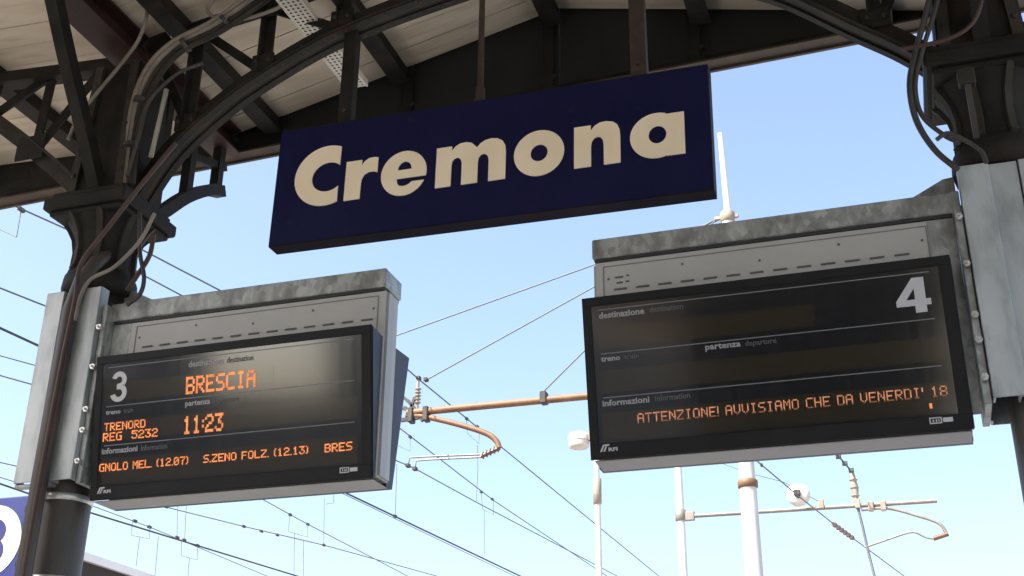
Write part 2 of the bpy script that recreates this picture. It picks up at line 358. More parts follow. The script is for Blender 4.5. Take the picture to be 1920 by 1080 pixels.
# outer brackets carrying the wings of the roof
def wing(sgn, X, lab):
    t = thing('wing_bracket', lab, 'bracket', (X, YC, 4.9), 'iron brackets outside the columns')
    f = lambda d, z: Vector((X-sgn*d, YC, z))
    lo = [f(.17, 4.90), f(.9, 5.52), f(1.4, 5.80), f(1.8, 5.90)]
    MB().sweep([(-.06, -.05), (.06, -.05), (.06, -.036), (.012, -.036), (.012, .045), (-.012, .045), (-.012, -.036), (-.06, -.036)], crom(lo if sgn > 0 else lo[::-1], 4)).build('lower_chord', 'iron_light', t)
    MB().bar(f(.1, 5.80), f(1.9, 5.93), .075, .10).build('upper_chord', 'iron', t)
    for a, za, c, zc in ((.62, 5.30, .60, 5.84), (.25, 5.79, .62, 5.30), (.60, 5.84, 1.02, 5.60), (1.02, 5.6, 1.0, 5.86)):
        MB().bar(f(a, za), f(c, zc), .06, .016).build('web_bar', 'iron', t)
    MB().bevbox(f(.52, 5.22)+Vector((0, -.05, 0)), f(.72, 5.38)+Vector((0, -.036, 0)), .004).build('gusset_plate', 'iron', t)
    return t
wing(1, XL, 'iron bracket on the outer side of the left column'); wing(-1, XR, 'iron bracket on the outer side of the right column')

# ------------------------------------------------------------------ columns
def column(X, lab, bands):
    t = thing('iron_column', lab, 'column', (X, YC, 0), 'columns of the canopy')
    MB().lathe([(.22, 0), (.22, .5), (.17, .56), (.135, .62), (.13, 3.0), (.13, 4.20)], (X, YC, 0), 28).build('shaft', 'pipe', t)
    prof = [(.135, 4.245), (.19, 4.25), (.20, 4.29), (.195, 4.35), (.172, 4.38), (.158, 4.42), (.155, 4.52), (.172, 4.60), (.205, 4.66), (.235, 4.70)]
    MB().lathe(prof, (X, YC, 0), 20).build('neck', 'iron', t)
    q = .262
    MB().bevbox((X-q+.03, YC-q+.03, 4.685), (X+q-.03, YC+q-.03, 4.715), .008).bevbox((X-q, YC-q, 4.715), (X+q, YC+q, 4.79), .012).bevbox((X-q+.03, YC-q+.03, 4.79), (X+q-.03, YC+q-.03, 4.83), .01).build('capital', 'iron', t)
    for k in range(8):
        a = (k+.5)*math.pi/4; d = Vector((math.cos(a), math.sin(a), 0)); sd_ = Vector((-d.y, d.x, 0)); c = Vector((X, YC, 0))
        MB().sweep([(-.016, -.012), (.016, -.012), (.016, .016), (-.016, .016)], [c+d*(r_+.008)+Vector((0, 0, z_)) for r_, z_ in prof[4:]], tuple(sd_)).build('leaf_rib', 'iron_light', t)
    MB().hexa([(X-.19, YC-.16, 4.83), (X+.19, YC-.16, 4.83), (X+.19, YC+.16, 4.83), (X-.19, YC+.16, 4.83)], [(X-.15, YC-.14, 5.695), (X+.15, YC-.14, 5.695), (X+.15, YC+.14, 5.695), (X-.15, YC+.14, 5.695)]).build('roof_post', 'iron', t)
    for s in (-1, 1):
        MB().bar((X+s*.155, YC-.175, 4.84), (X+s*.115, YC-.155, 5.69), .05, .022, (0, 1, 0)).build('post_rib', 'iron_light', t)
        for k in range(5): MB().lathe([(.014, 0), (.014, -.008), (.007, -.013)], (X+s*(.15-.007*k), YC-.182+.004*k, 4.95+.15*k), 8, 'y').build('rivet', 'iron_light', t)
    # brackets along the platform, away from and towards the camera
    cv = crom([(X, YC+.14, 4.84), (X, YC+.26, 4.87), (X, YC+.42, 4.98), (X, YC+.66, 5.22), (X, YC+.9, 5.40), (X, YF-.06, 5.47)], 4)
    MB().sweep([(-.035, -.045), (.035, -.045), (.035, .03), (-.035, .03)], cv, (1, 0, 0)).build('bracket_arm', 'iron', t)
    for d in (.36, .66, .98):
        zz = 4.9 if d < .4 else 5.22 if d < .7 else 5.44
        MB().box((X-.03, YC+d-.03, zz), (X+.03, YC+d+.03, 5.758)).build('bracket_upright', 'iron', t)
    MB().bar((X, YC+.15, 5.36), (X, YF-.06, 5.66), .045, .05, (0, 0, 1)).build('bracket_tie', 'iron', t)
    cv = crom([(X, YC-.15, 4.86), (X, YC-.36, 5.16), (X, YC-.58, 5.46), (X, YC-.78, 5.757)], 4)
    MB().sweep([(-.035, -.04), (.035, -.04), (.035, .04), (-.035, .04)], cv, (1, 0, 0)).build('bracket_strut', 'iron', t)
    for z in bands:
        MB().lathe([(.131, z-.018), (.138, z-.016), (.138, z+.016), (.131, z+.018)], (X, YC, 0), 28).bevbox((X-.03, YC-.17, z-.02), (X-.01, YC-.13, z+.02), .003).build('strap', 'bolt', t)
    return t
column(XL, 'dark iron column at left carrying the board numbered 3', (3.13, 2.72)); column(XR, 'dark iron column at right carrying the board numbered 4', (2.6,))

# ------------------------------------------------------------------ board brackets
def board_bracket(sgn, X, x_in, x_tip, lab):
    """sgn +1: arm runs to +X from a column at X"""
    t = thing('board_bracket', lab, 'bracket', (X, YC, 3.15), 'galvanised brackets of the departure boards')
    yf, yb = 4.90, 5.27; z0, z1 = 3.19, 4.235
    def ch(xa, xb, za=z0, zb=z1, y0=yf, depth=.07, tk=.008):
        xa, xb = sorted((xa, xb)); m = MB()
        m.bevbox((xa, y0, za), (xb, y0+tk, zb), .003); m.box((xa, y0+tk, za), (xa+tk, y0+depth, zb)); m.box((xb-tk, y0+tk, za), (xb, y0+depth, zb)); return m
    inner = (x_in-sgn*.125, x_in); outer = (X-sgn*.185, X-sgn*.075) if sgn > 0 else (X-.094, X+.05)
    ch(*inner).build('clamp_channel', 'galv_smooth', t)
    ch(*outer, y0=yf+(.0 if sgn > 0 else .02)).build('clamp_channel', 'galv_smooth', t)
    if sgn < 0: ch(X+.056, X+.21, y0=yf+.01).build('clamp_channel', 'galv_smooth', t)
    # rear channels
    for (a, c) in (inner, outer):
        a, c = sorted((a, c)); MB().bevbox((a, yb, z0), (c, yb+.008, z1), .003).box((a, yb-.06, z0), (a+.008, yb, z1)).box((c-.008, yb-.06, z0), (c, yb, z1)).build('clamp_channel', 'galv_smooth', t)
    MB().bevbox((min(inner[0], X-sgn*.185), yf+.012, z0-.02), (max(inner[0], X-sgn*.185), yf+.06, z0-.004), .003).build('clamp_foot', 'galv', t) if sgn > 0 else None
    # flange and end plate beside the cabinet
    xa = x_in+sgn*.006; xb = x_in+sgn*.035
    MB().bevbox((xa, 4.93, z0-.015), (xb, 5.24, z1-.1), .003).build('bolting_flange', 'galv', t)
    MB().bevbox((xb+sgn*.002, 5.0, z0-.03), (xb+sgn*.115, 5.012, 4.045), .003).build('end_plate', 'galv', t)
    # arm: hollow beam with a fold along its lower edge
    xs_ = x_in+sgn*.012
    MB().bevbox((xs_, 4.985, 4.062), (x_tip, 5.185, 4.162), .006).build('beam', 'galv', t)
    MB().box((xs_+sgn*.03, 4.993, 4.046), (x_tip-sgn*.01, 5.177, 4.058)).build('beam_lip', 'slot', t)
    # triangular stiffener at the root of the arm
    ym = 5.095; q = [(x_in+sgn*.004, 4.166), (x_in+sgn*.004, 4.29), (x_in+sgn*.05, 4.285), (x_in+sgn*.28, 4.166)]
    n = len(q); m = MB()
    m.add([(x, ym, z) for x, z in q]+[(x, ym+.012, z) for x, z in q], [list(range(n)), list(range(2*n-1, n-1, -1))]+[(i, (i+1) % n, n+(i+1) % n, n+i) for i in range(n)])
    m.build('stiffener', 'galv', t)
    for k, z in enumerate((4.0, 3.78, 3.55, 3.44, 3.28)):
        bo = MB().lathe([(.006, .03), (.006, -.045)], (x_in+sgn*.02, 4.93, z), 8, 'y').lathe([(.016, -.03), (.016, -.014)], (x_in+sgn*.02, 4.93, z), 6, 'y', smooth=False).build('bolt', 'bolt', t)
    return t
board_bracket(1, XL, -3.893, -2.290, 'galvanised bracket clamped to the left column, its arm over board 3')
board_bracket(-1, XR, .395, -1.243, 'galvanised bracket clamped to the right column, its arm over board 4')

# ------------------------------------------------------------------ departure boards
G = {'A': '01110 10001 10001 11111 10001 10001 10001', 'B': '11110 10001 10001 11110 10001 10001 11110', 'C': '01111 10000 10000 10000 10000 10000 01111', 'D': '11110 10001 10001 10001 10001 10001 11110',
 'E': '11111 10000 10000 11110 10000 10000 11111', 'F': '11111 10000 10000 11110 10000 10000 10000', 'G': '01111 10000 10000 10011 10001 10001 01111', 'H': '10001 10001 10001 11111 10001 10001 10001',
 'I': '01110 00100 00100 00100 00100 00100 01110', 'L': '10000 10000 10000 10000 10000 10000 11111', 'M': '10001 11011 10101 10101 10001 10001 10001', 'N': '10001 11001 10101 10101 10011 10001 10001',
 'O': '01110 10001 10001 10001 10001 10001 01110', 'R': '11110 10001 10001 11110 10100 10010 10001', 'S': '01111 10000 10000 01110 00001 00001 11110', 'T': '11111 00100 00100 00100 00100 00100 00100',
 'U': '10001 10001 10001 10001 10001 10001 01110', 'V': '10001 10001 10001 10001 10001 01010 00100', 'Z': '11111 00001 00010 00100 01000 10000 11111', '0': '01110 10001 10011 10101 11001 10001 01110',
 '1': '00100 01100 00100 00100 00100 00100 01110', '2': '01110 10001 00001 00110 01000 10000 11111', '3': '11111 00010 00100 00110 00001 10001 01110', '5': '11111 10000 11110 00001 00001 10001 01110',
 '7': '11111 00001 00010 00100 00100 00100 00100', '8': '01110 10001 10001 01110 10001 10001 01110', ':': '0 0 1 0 1 0 0', '.': '0 0 0 0 0 0 1', '(': '01 10 10 10 10 10 01', ')': '10 01 01 01 01 01 10',
 '!': '1 1 1 1 1 0 1', "'": '1 1 1 0 0 0 0', ' ': '000 000 000 000 000 000 000'}
three = lambda: [arc(.46, .285, .40, .275, 165, -60, 18)+[(.70, .49)]+arc(.44, .70, .45, .30, 62, -165, 20)+[(.26, .73)]+arc(.455, .715, .195, .125, -160, 80, 12)+[(.34, .59), (.34, .415)]+arc(.46, .29, .16, .115, -80, 165, 12)]
four = lambda: [[(.52, 0), (.86, 0), (.86, .62), (1, .62), (1, .80), (.86, .80), (.86, 1), (.53, 1), (.53, .80), (0, .80), (0, .64)], [(.55, .30), (.55, .62), (.30, .62)]]

def departure_board(x0, x1, cx0, cx1, lab, num, num_rect, leds, caps):
    t = thing('departure_board', lab, 'departure board', ((x0+x1)/2, YC, 3.09), 'departure boards on galvanised arms')
    zt, zb, yt, yb = 3.815, 3.096, 4.874, 5.0; yk = 5.17
    o3 = Vector((x0, yt, zt)); du = Vector((1, 0, 0)); dv = Vector((0, yb-yt, zb-zt)).normalized(); H = math.hypot(yb-yt, zb-zt); W = x1-x0
    nrm = du.cross(dv).normalized()
    if nrm.y > 0: nrm = -nrm
    P = lambda u, v, h=0.: o3+du*u+dv*v+nrm*h
    # cabinet
    cab = MB().box((cx0, 5.002, zb+.012), (cx1, 5.138, 4.044)).build('cabinet', 'cab', t)
    MB().bevbox((x0+.012, 5.004, zb-.006), (x1-.006, yk-.004, zb-.0005), .002).build('base_tray', 'tray_grey', t)
    xe = cx1+.001 if x1 < -1 else cx0-.001
    s_ = 1 if x1 < -1 else -1
    MB().box((xe, 5.02, zb+.02), (xe+s_*.012, 5.085, 4.04)).build('end_trim', 'cab_side', t)
    MB().box((xe, 5.09, zb+.02), (xe+s_*.010, 5.132, 4.04)).build('end_trim', 'cab', t)
    # panel frame, slots and screws on the band above the display
    zl, zh = 3.86, 4.018; e = .035
    MB().box((cx0+e, 4.9985, zh), (cx1-e, 5.0015, zh+.0035)).box((cx0+e, 4.9985, zl-.06), (cx0+e+.004, 5.0015, zh)).box((cx1-e-.004, 4.9985, zl-.06), (cx1-e, 5.0015, zh)).build('panel_joint', 'joint', cab)
    k = cx0+.085
    while k < cx1-.1:
        MB().bevbox((k, 4.996, 3.894), (k+.062, 5.001, 3.903), .0015).build('vent_slot', 'slot_soft', cab); k += .1035
    for i in range(5):
        x = cx0+.06+i*(cx1-cx0-.12)/4
        MB().lathe([(.006, 0), (.006, -.003)], (x, 5.001, 3.985 if i % 2 else 3.955), 8, 'y').build('screw', 'slot_soft', cab)
    if x1 > -1:
        for i, (dx, dz, ww) in enumerate(((.09, .0, .04), (.145, .004, .012), (.098, -.028, .03), (.14, -.026, .018))):
            MB().box((cx0+dx, 4.9995, 3.955+dz), (cx0+dx+ww, 5.001, 3.963+dz)).build('stencil_mark', 'print_dim', cab)
    # wedge housings, front and rear
    def wedge(s, nm, m):
        y_t = yt if s > 0 else 5.345; y_b = yb if s > 0 else 5.20; y_c = 5.0 if s > 0 else 5.14
        a = [(x0, y_t, zt), (x0, y_b-s*.012, zb), (x0, y_c, zb), (x0, y_c, zt-.012)]
        c = [(x1, q[1], q[2]) for q in a]
        return MB().hexa(a, c).build(nm, m, t)
    fr = wedge(1, 'front_display', 'bezel'); wedge(-1, 'rear_display', 'bezel_side')
    MB().hexa([(x1+.001, yt+.012, zt-.006), (x1+.001, yb-.014, zb+.004), (x1+.001, 5.0, zb+.004), (x1+.001, 5.0, zt-.015)], [(x1+.003, q[1], q[2]) for q in [(0, yt+.012, zt-.006), (0, yb-.014, zb+.004), (0, 5.0, zb+.004), (0, 5.0, zt-.015)]]).build('side_cheek', 'bezel_side', fr)
    def plate(u0, v0, u1, v1, h, nm, m, tk=.0015):
        q = [(u0, v0), (u1, v0), (u1, v1), (u0, v1)]
        return MB().hexa([P(u, v, h-tk) for u, v in q], [P(u, v, h) for u, v in q]).build(nm, m, fr)
    h0 = .012  # the housing bulges 12 mm at its foot; the glass is flush with the bezel
    def PP(u, v, h): return P(u, v, h+.012*v/H)
    def plate2(u0, v0, u1, v1, h, nm, m, tk=.0012):
        q = [(u0, v0), (u1, v0), (u1, v1), (u0, v1)]
        return MB().hexa([PP(u, v, h-tk) for u, v in q], [PP(u, v, h) for u, v in q]).build(nm, m, fr)
    # raised rim round the glass
    for (a, bb, c, d) in ((.004, .004, W-.004, .040), (.004, .666, W-.004, H-.006), (.004, .042, .040, .664), (W-.050, .042, W-.004, .664)):
        plate2(a, bb, c, d, .004, 'bezel_rim', 'bezel', .003)
    plate2(.042, .044, W-.052, .662, .0015, 'screen', 'screen')
    for (a, bb, c, d) in ((.062, .145, 1.01, .240), (.062, .340, W-.075, .440), (.062, .528, W-.075, .652)):
        plate2(a, bb, c, d, .0025, 'led_panel', 'led_off', .0008)
    for v in (.061, .262, .460): plate2(.072, v, W-.09, v+.0042, .0028, 'divider_line', 'line', .0006)
    def put(vs_, fs, nm, m, u0, v0, u1, v1, h, slant=0):
        # vs_ in unit box, y up
        q = MB(); q.add([PP(u0+(u1-u0)*v.x, v1-(v1-v0)*v.y, h+v.z*.3) for v in vs_], fs); return q.build(nm, m, fr)
    for (s, u0, v0, u1, v1, style) in caps:
        vs_, fs = text2d(s, .028 if style == 'print_grey' else .006); put(vs_, fs, 'caption', style, u0, v0, u1, v1, .0032)
    vs_, fs = polyfill([[(x, -y) for x, y in lp] for lp in (three() if num == 3 else four())], .001)
    put([Vector((v.x, 1+v.y, v.z)) for v in vs_], fs, 'platform_number', 'print_white', *num_rect, .0034)
    for (s, u0, v0, u1, v1, dimrow) in leds:
        cols = []; cuts = []
        for ch_ in s:
            if ch_ == ' ': cuts.append(len(cols))
            g_ = G[ch_].split(' ')
            for c in range(len(g_[0])): cols.append([g_[r_][c] for r_ in range(7)])
            cols.append(['0']*7)
        e_ = -.05 if dimrow else .10
        cols = cols[:-1]; pu = (u1-u0)/len(cols); pv = (v1-v0)/7; ends = cuts+[len(cols)]; st_ = 0
        for en in ends:
            m1 = MB(); m2 = MB()
            for i in range(st_, en):
                for j, bit in enumerate(cols[i]):
                    if bit == '1':
                        a, c = u0+i*pu, v0+j*pv; q = [(a-pu*e_, c-pv*e_*.6), (a+pu*(1+e_), c-pv*e_*.6), (a+pu*(1+e_), c+pv*(1+e_*.6)), (a-pu*e_, c+pv*(1+e_*.6))]
                        (m2 if dimrow and j == 6 else m1).add([PP(x, y, .0036) for x, y in q], [(0, 1, 2, 3)])
            st_ = en
            if not m1.v: continue
            wo = m1.build('led_word', 'led' if not dimrow else 'led_mid', fr); wo['kind'] = 'stuff'
            if m2.v: m2.build('led_row', 'led_dim', fr)['kind'] = 'stuff'
    # makers' and operator's marks
    hh = .0052
    def quad(pts, nm='logo_mark'):
        m = MB(); n = len(pts); m.add([PP(u, v, hh) for u, v in pts], [list(range(n))]); return m.build(nm, 'print_white', fr)
    ub, vb = .045, .698
    quad([(ub, vb), (ub+.008, vb), (ub+.022, vb-.03), (ub+.014, vb-.03)]); quad([(ub+.016, vb-.031), (ub+.044, vb-.031), (ub+.041, vb-.024), (ub+.024, vb-.024)])
    quad([(ub+.014, vb), (ub+.022, vb), (ub+.032, vb-.022), (ub+.024, vb-.022)])
    vs_, fs = text2d('RFI', .03); put(vs_, fs, 'logo_text', 'print_white', ub+.038, vb-.016, ub+.078, vb, hh)
    ub = W-.165
    m = MB()
    for a, bb, c, d in ((0, -.026, .048, -.021), (0, -.005, .048, 0), (0, -.021, .005, -.005), (.043, -.021, .048, -.005), (.012, -.017, .018, -.008), (.024, -.017, .030, -.008), (.034, -.017, .038, -.008), (.052, -.022, .090, -.004)):
        m.add([PP(ub+a, vb+bb-.002, hh), PP(ub+c, vb+bb-.002, hh), PP(ub+c, vb+d-.002, hh), PP(ub+a, vb+d-.002, hh)], [(0, 1, 2, 3)])
    m.build('logo_mark', 'print_white', fr)
    return t
M['led_mid'] = mat('faded_orange_led', (.3, .1, .04), emit=(.95, .40, .20), es=.20)
capL = lambda pu: [('destinazione', .540, .078, .735, .110, 'print_grey'), ('destination', .755, .080, .90, .110, 'print_dim'), ('treno', .071, .285, .158, .306, 'print_grey'), ('train', .175, .283, .230, .306, 'print_dim'),
    ('partenza', .528, .280, .668, .312, 'print_grey'), ('departure', .682, .280, .825, .312, 'print_dim'), ('informazioni', .060, .474, .266, .504, 'print_grey'), ('information', .286, .476, .435, .504, 'print_dim')]
departure_board(-3.83, -2.301, -3.745, -2.294, 'departure board showing BRESCIA and 11:23 in orange beside a large 3', 3, (.092, .088, .200, .245),
    [('BRESCIA', .530, .158, .914, .244, 0), ('TRENORD', .066, .348, .305, .388, 0), ('REG  5232', .062, .398, .377, .440, 0), ('11:23', .520, .355, .742, .442, 0),
     ('GNOLO MEL. (12.07)', .050, .551, .555, .590, 0), ('S.ZENO FOLZ. (12.13)', .640, .553, 1.20, .591, 0), ('BRES', 1.286, .553, 1.427, .593, 0)], capL(0))
departure_board(-1.267, .3105, -1.23, .278, 'mostly blank departure board with large 4 and one ATTENZIONE line in orange', 4, (1.344, .082, 1.482, .232),
    [("ATTENZIONE! AVVISIAMO CHE DA VENERDI' 18", .219, .544, 1.496, .588, 1), ("'", 1.421, .612, 1.430, .66, 0)],
    [('destinazione', .075, .074, .282, .104, 'print_grey'), ('destination', .306, .074, .455, .101, 'print_dim'), ('treno', .073, .278, .160, .300, 'print_grey'), ('train', .178, .278, .244, .299, 'print_dim'),
     ('partenza', .537, .272, .690, .304, 'print_grey'), ('departure', .709, .273, .841, .304, 'print_dim'), ('informazioni', .068, .472, .277, .500, 'print_grey'), ('information', .303, .472, .455, .498, 'print_dim')])

# ------------------------------------------------------------------ station sign
SW, SH, YS = 2.335, .698, 5.04
sg = thing('station_sign', 'large dark blue hanging sign lettered Cremona in cream', 'sign', (-1.82, YC, 4.37))
TILT = math.atan2(.036, 2.335)
sx = Vector((math.cos(TILT), 0, -math.sin(TILT))); sz = Vector((-math.sin(TILT), 0, -math.cos(TILT))); sy = Vector((0, 1, 0))
S0 = Vector((-2.989, YS, 5.101))
SP = lambda s, t, d=0: S0+sx*s+sz*t+sy*d
def sbox(s0, t0, s1, t1, d0, d1):
    q = [(s0, t0), (s1, t0), (s1, t1), (s0, t1)]; return MB().hexa([SP(s, t, d0) for s, t in q], [SP(s, t, d1) for s, t in q])
sbox(0, 0, SW, SH-.004, 0, .088).build('panel', 'sign_blue', sg)
sbox(0, -.008, SW, -.001, .006, .082).build('top_edge', 'iron', sg)
sbox(.003, SH-.003, SW+.003, SH+.004, -.003, .091).build('bottom_lip', 'sign_lip', sg)
sbox(SW+.001, .0, SW+.004, SH-.006, .002, .086).build('side_edge', 'iron', sg)
def hump(x0, xt, x1): return None
letters = {
 'C': [arc(.302, .318, .185, .180, 66, 294, 36)+[(.376, .404)]+arc(.312, .328, .093, .088, -46, -314, 28)],
 'r': [[(.416, .256), (.505, .256), (.505, .292), (.52, .268), (.545, .252), (.575, .249), (.597, .254), (.597, .342), (.575, .334), (.548, .334), (.522, .348), (.510, .372), (.507, .40), (.507, .487), (.416, .487)]],
 'e': [arc(.748, .372, .127, .131, -13, 335, 44)+[(.795, .427), (.785, .437), (.77, .445), (.75, .449), (.728, .444), (.715, .430), (.710, .4015)], [(.713, .352), (.718, .328), (.731, .310), (.752, .302), (.773, .310), (.787, .328), (.792, .352)]],
 'm': [[(.927, .255), (1.010, .255), (1.010, .283), (1.03, .258), (1.056, .244), (1.088, .242), (1.118, .251), (1.140, .274), (1.148, .283), (1.165, .262), (1.19, .247), (1.224, .241), (1.258, .247), (1.284, .264), (1.299, .292), (1.303, .33), (1.303, .487), (1.213, .487), (1.213, .365), (1.208, .343), (1.195, .328), (1.182, .325), (1.168, .330), (1.157, .346), (1.154, .37), (1.154, .487), (1.068, .487), (1.068, .365), (1.063, .343), (1.051, .328), (1.038, .325), (1.025, .330), (1.014, .346), (1.011, .37), (1.011, .487), (.927, .487)]],
 'o': [arc(1.478, .367, .131, .130, 0, 355, 44), arc(1.479, .367, .045, .048, 0, 350, 24)],
 'n': [[(1.660, .252), (1.745, .252), (1.745, .283), (1.765, .258), (1.793, .243), (1.826, .241), (1.858, .249), (1.880, .268), (1.891, .296), (1.894, .335), (1.894, .485), (1.811, .485), (1.811, .375), (1.807, .345), (1.795, .327), (1.779, .322), (1.763, .328), (1.750, .346), (1.746, .375), (1.746, .485), (1.660, .485)]],
 'a': [[(2.124, .250), (2.212, .250), (2.212, .484), (2.122, .484)]+arc(2.075, .363, .132, .126, -69, -291, 40), arc(2.079, .360, .044, .049, 0, 350, 24)]}
for ch_, loops in letters.items():
    vs_, fs = polyfill([[(x, -y) for x, y in lp] for lp in loops], .006)
    MB().add([SP(v.x, -v.y, -.0035+v.z) for v in vs_], fs).build('letter', 'sign_letter', sg)
for s, wdt, rnd in ((.355, .075, 0), (1.135, .036, 1), (1.985, .08, 0)):
    p0 = SP(s, -.004, .045); x = p0.x; zt = lowz(x)-.03
    if rnd:
        ro = MB().tube([p0, (x, p0.y, zt)], .017, 10).build('hanger_rod', 'rusty', sg)
        MB().tube([p0+Vector((0, 0, .01)), p0+Vector((0, 0, .10))], .027, 8).tube([p0+Vector((0, 0, .0)), p0+Vector((0, 0, .03))], .036, 6).build('turnbuckle', 'rusty', ro)
    else:
        MB().bevbox((x-wdt/2, p0.y-.012, p0.z), (x+wdt/2, p0.y+.0, zt), .003).box((x+wdt/2-.01, p0.y, p0.z), (x+wdt/2, p0.y+.05, zt)).build('hanger_strap', 'iron' if s < 1 else 'rusty', sg)
        MB().lathe([(.012, 0), (.012, -.012)], (x, p0.y-.012, p0.z+.09), 8, 'y').build('bolt', 'rusty', sg)
for s, t_ in ((.30, .57), (1.72, .60), (.62, .06)):
    c = SP(s, t_, 0); MB().lathe([(.005, .001), (.005, -.003)], c, 8, 'y').build('screw', 'sign_lip', sg)

# ------------------------------------------------------------------ blue track sign behind the left column
ts = thing('track_sign', 'blue square sign with white disc and a blue 3 behind left column', 'sign', (-5.3, 6, 2.9))
MB().bevbox((-5.53, 6.0, 2.93), (-5.045, 6.04, 3.465), .008).build('panel', 'track_blue', ts)
MB().lathe([(.222, -.003), (.222, .001)], (-5.275, 6.0, 3.195), 48, 'y', smooth=False).build('disc', 'track_white', ts)
vs_, fs = polyfill([[(x, -y) for x, y in lp] for lp in three()], .001)
MB().add([(-5.365+.225*v.x, 5.995+v.z, 3.335+.29*v.y) for v in vs_], fs).build('numeral', 'track_blue', ts)
for z in (3.05, 3.38): MB().bar((-4.12, 5.22, z), (-5.1, 6.05, z), .03, .03, (0, 0, 1)).build('support_arm', 'iron', ts)

# ------------------------------------------------------------------ pipe and cables
MBp = MB().tube([(-4.045, 4.86, -.02), (-4.045, 4.862, 3.2), (-4.035, 4.862, 4.1), (-4.01, 4.88, 4.27), (-3.97, 4.93, 4.40), (-3.97, 5.03, 4.50)], .041, 14)
dp = MBp.build('drain_pipe', 'pipe'); tag(dp, 'dark pipe running up the front of the left column', 'pipe')
def cable(pts, r_, m, lab, Y=None, n=6, name='electrical_cable'):
    P_ = crom([at(x, y, Y) if Y else Vector((x, y)) for x, y in pts], n)
    o = MB().tube(P_, r_, 8).build(name, m); return tag(o, lab, 'cable' if 'cable' in name else 'conduit', 'cables on the canopy ironwork')
cable([(268, -30), (276, 20), (262, 70), (235, 110), (190, 165), (150, 215), (128, 262)], .011, 'cable_grey', 'thin brown cable looping down from the roof left of the arch', 4.82)
cable([(330, 268), (270, 340), (200, 430), (152, 495), (141, 560), (116, 680), (84, 850), (60, 985), (42, 1090)], .012, 'cable_red', 'reddish cable slanting across the left column capital and down the pipe', 4.74)
for i, (dx, dy) in enumerate(((0, 0), (7, 6), (15, 11), (-7, -6))):
    cable([(520+dx, -40+dy), (470+dx, 0+dy), (400+dx*.9, 48+dy), (330+dx*.8, 84+dy), (283+dx, 132+dy), (255+dx, 200+dy*.6), (243+dx*.8, 280), (236+dx*.8, 345)], .014 if i % 2 else .017, ('cable_grey', 'iron_light', 'iron_light', 'cable_grey')[i],
          ('innermost', 'second', 'third', 'outermost')[i]+' of four cables bundled along the arch top into the left column', 4.93-.004*i)
cable([(590, -30), (540, 5), (480, 30), (420, 38), (390, 22), (400, 0), (430, -25)], .011, 'cable_grey', 'slack cable loop hanging above the arch top', 4.95)
cable([(380, 118), (330, 140), (280, 190), (262, 250), (238, 330)], .010, 'cable_dark', 'thin dark cable inside the curve of the bundled cables', 4.88)
cable([(312, 168), (298, 230), (283, 294)], .014, 'pvc', 'short straight pale conduit beside the left arch foot', 4.95, name='conduit_pipe')
cable([(284, 6), (300, 34), (326, 66)], .024, 'pvc', 'pale plastic tube end under the roof girder', 5.02, name='conduit_pipe')
cable([(262, 20), (272, 6), (250, -20)], .02, 'pvc', 'short pale tube leaving the top edge near the girder', 5.02, name='conduit_pipe')
cable([(262, 398), (262, 470), (270, 520), (262, 552), (238, 572)], .012, 'cable_dark', 'black cable loop hanging right of the left column neck', 4.95)
cable([(288, 440), (280, 480), (255, 520), (238, 545)], .013, 'cable_red', 'brown cable crossing the black loop right of the left column neck', 4.97)
cable([(290, 400), (262, 452), (215, 500), (170, 524), (150, 560), (142, 600)], .010, 'cable_grey', 'thin cable curving across the left column neck', 4.78)
cable([(1748, -25), (1735, 30), (1716, 100), (1706, 160), (1718, 225), (1752, 280), (1796, 318)], .014, 'cable_dark', 'outer dark cable bowed left of the right column', 4.80)
cable([(1764, -25), (1750, 30), (1728, 100), (1716, 160), (1728, 215), (1768, 252), (1800, 268)], .011, 'cable_dark', 'inner dark cable bowed left of the right column', 4.80)
cable([(1840, -20), (1838, 10), (1822, 45), (1790, 68), (1745, 82), (1690, 92)], .010, 'cable_red', 'reddish cable curving over the right column top', 4.72)
cable([(1756, 262), (1775, 250), (1800, 258), (1838, 282), (1850, 305)], .010, 'cable_dark', 'thin cable arcing across the right column neck', 4.72)
for k, (x_, y_) in enumerate(((420, 36), (345, 80), (262, 185), (243, 270))):
    c_ = at(x_+3, y_+4, 4.925); d_ = (at(*((470, 0), (400, 48), (283, 132), (255, 200))[k], 4.925)-c_).normalized()
    tag(MB().tube([c_-d_*.012, c_+d_*.012], .046, 10).build('cable_tie', 'cable_dark'), ('topmost', 'second', 'third', 'lowest')[k]+' dark tie round the bundled cables beside the left arch', 'cable tie', 'ties on the bundled cables')
# junction box and strap on the right column neck
jb = thing('junction_box', 'small grey junction box strapped to the right column neck', 'box', tuple(at(1812, 140, 4.72)))
c = at(1812, 140, 4.74); MB().bevbox((c.x-.035, c.y, c.z-.04), (c.x+.035, c.y+.05, c.z+.04), .006).build('casing', 'iron_light', jb)
MB().box((c.x-.012, c.y+.01, c.z-.30), (c.x+.012, c.y+.03, c.z-.04)).build('conduit', 'cable_dark', jb)

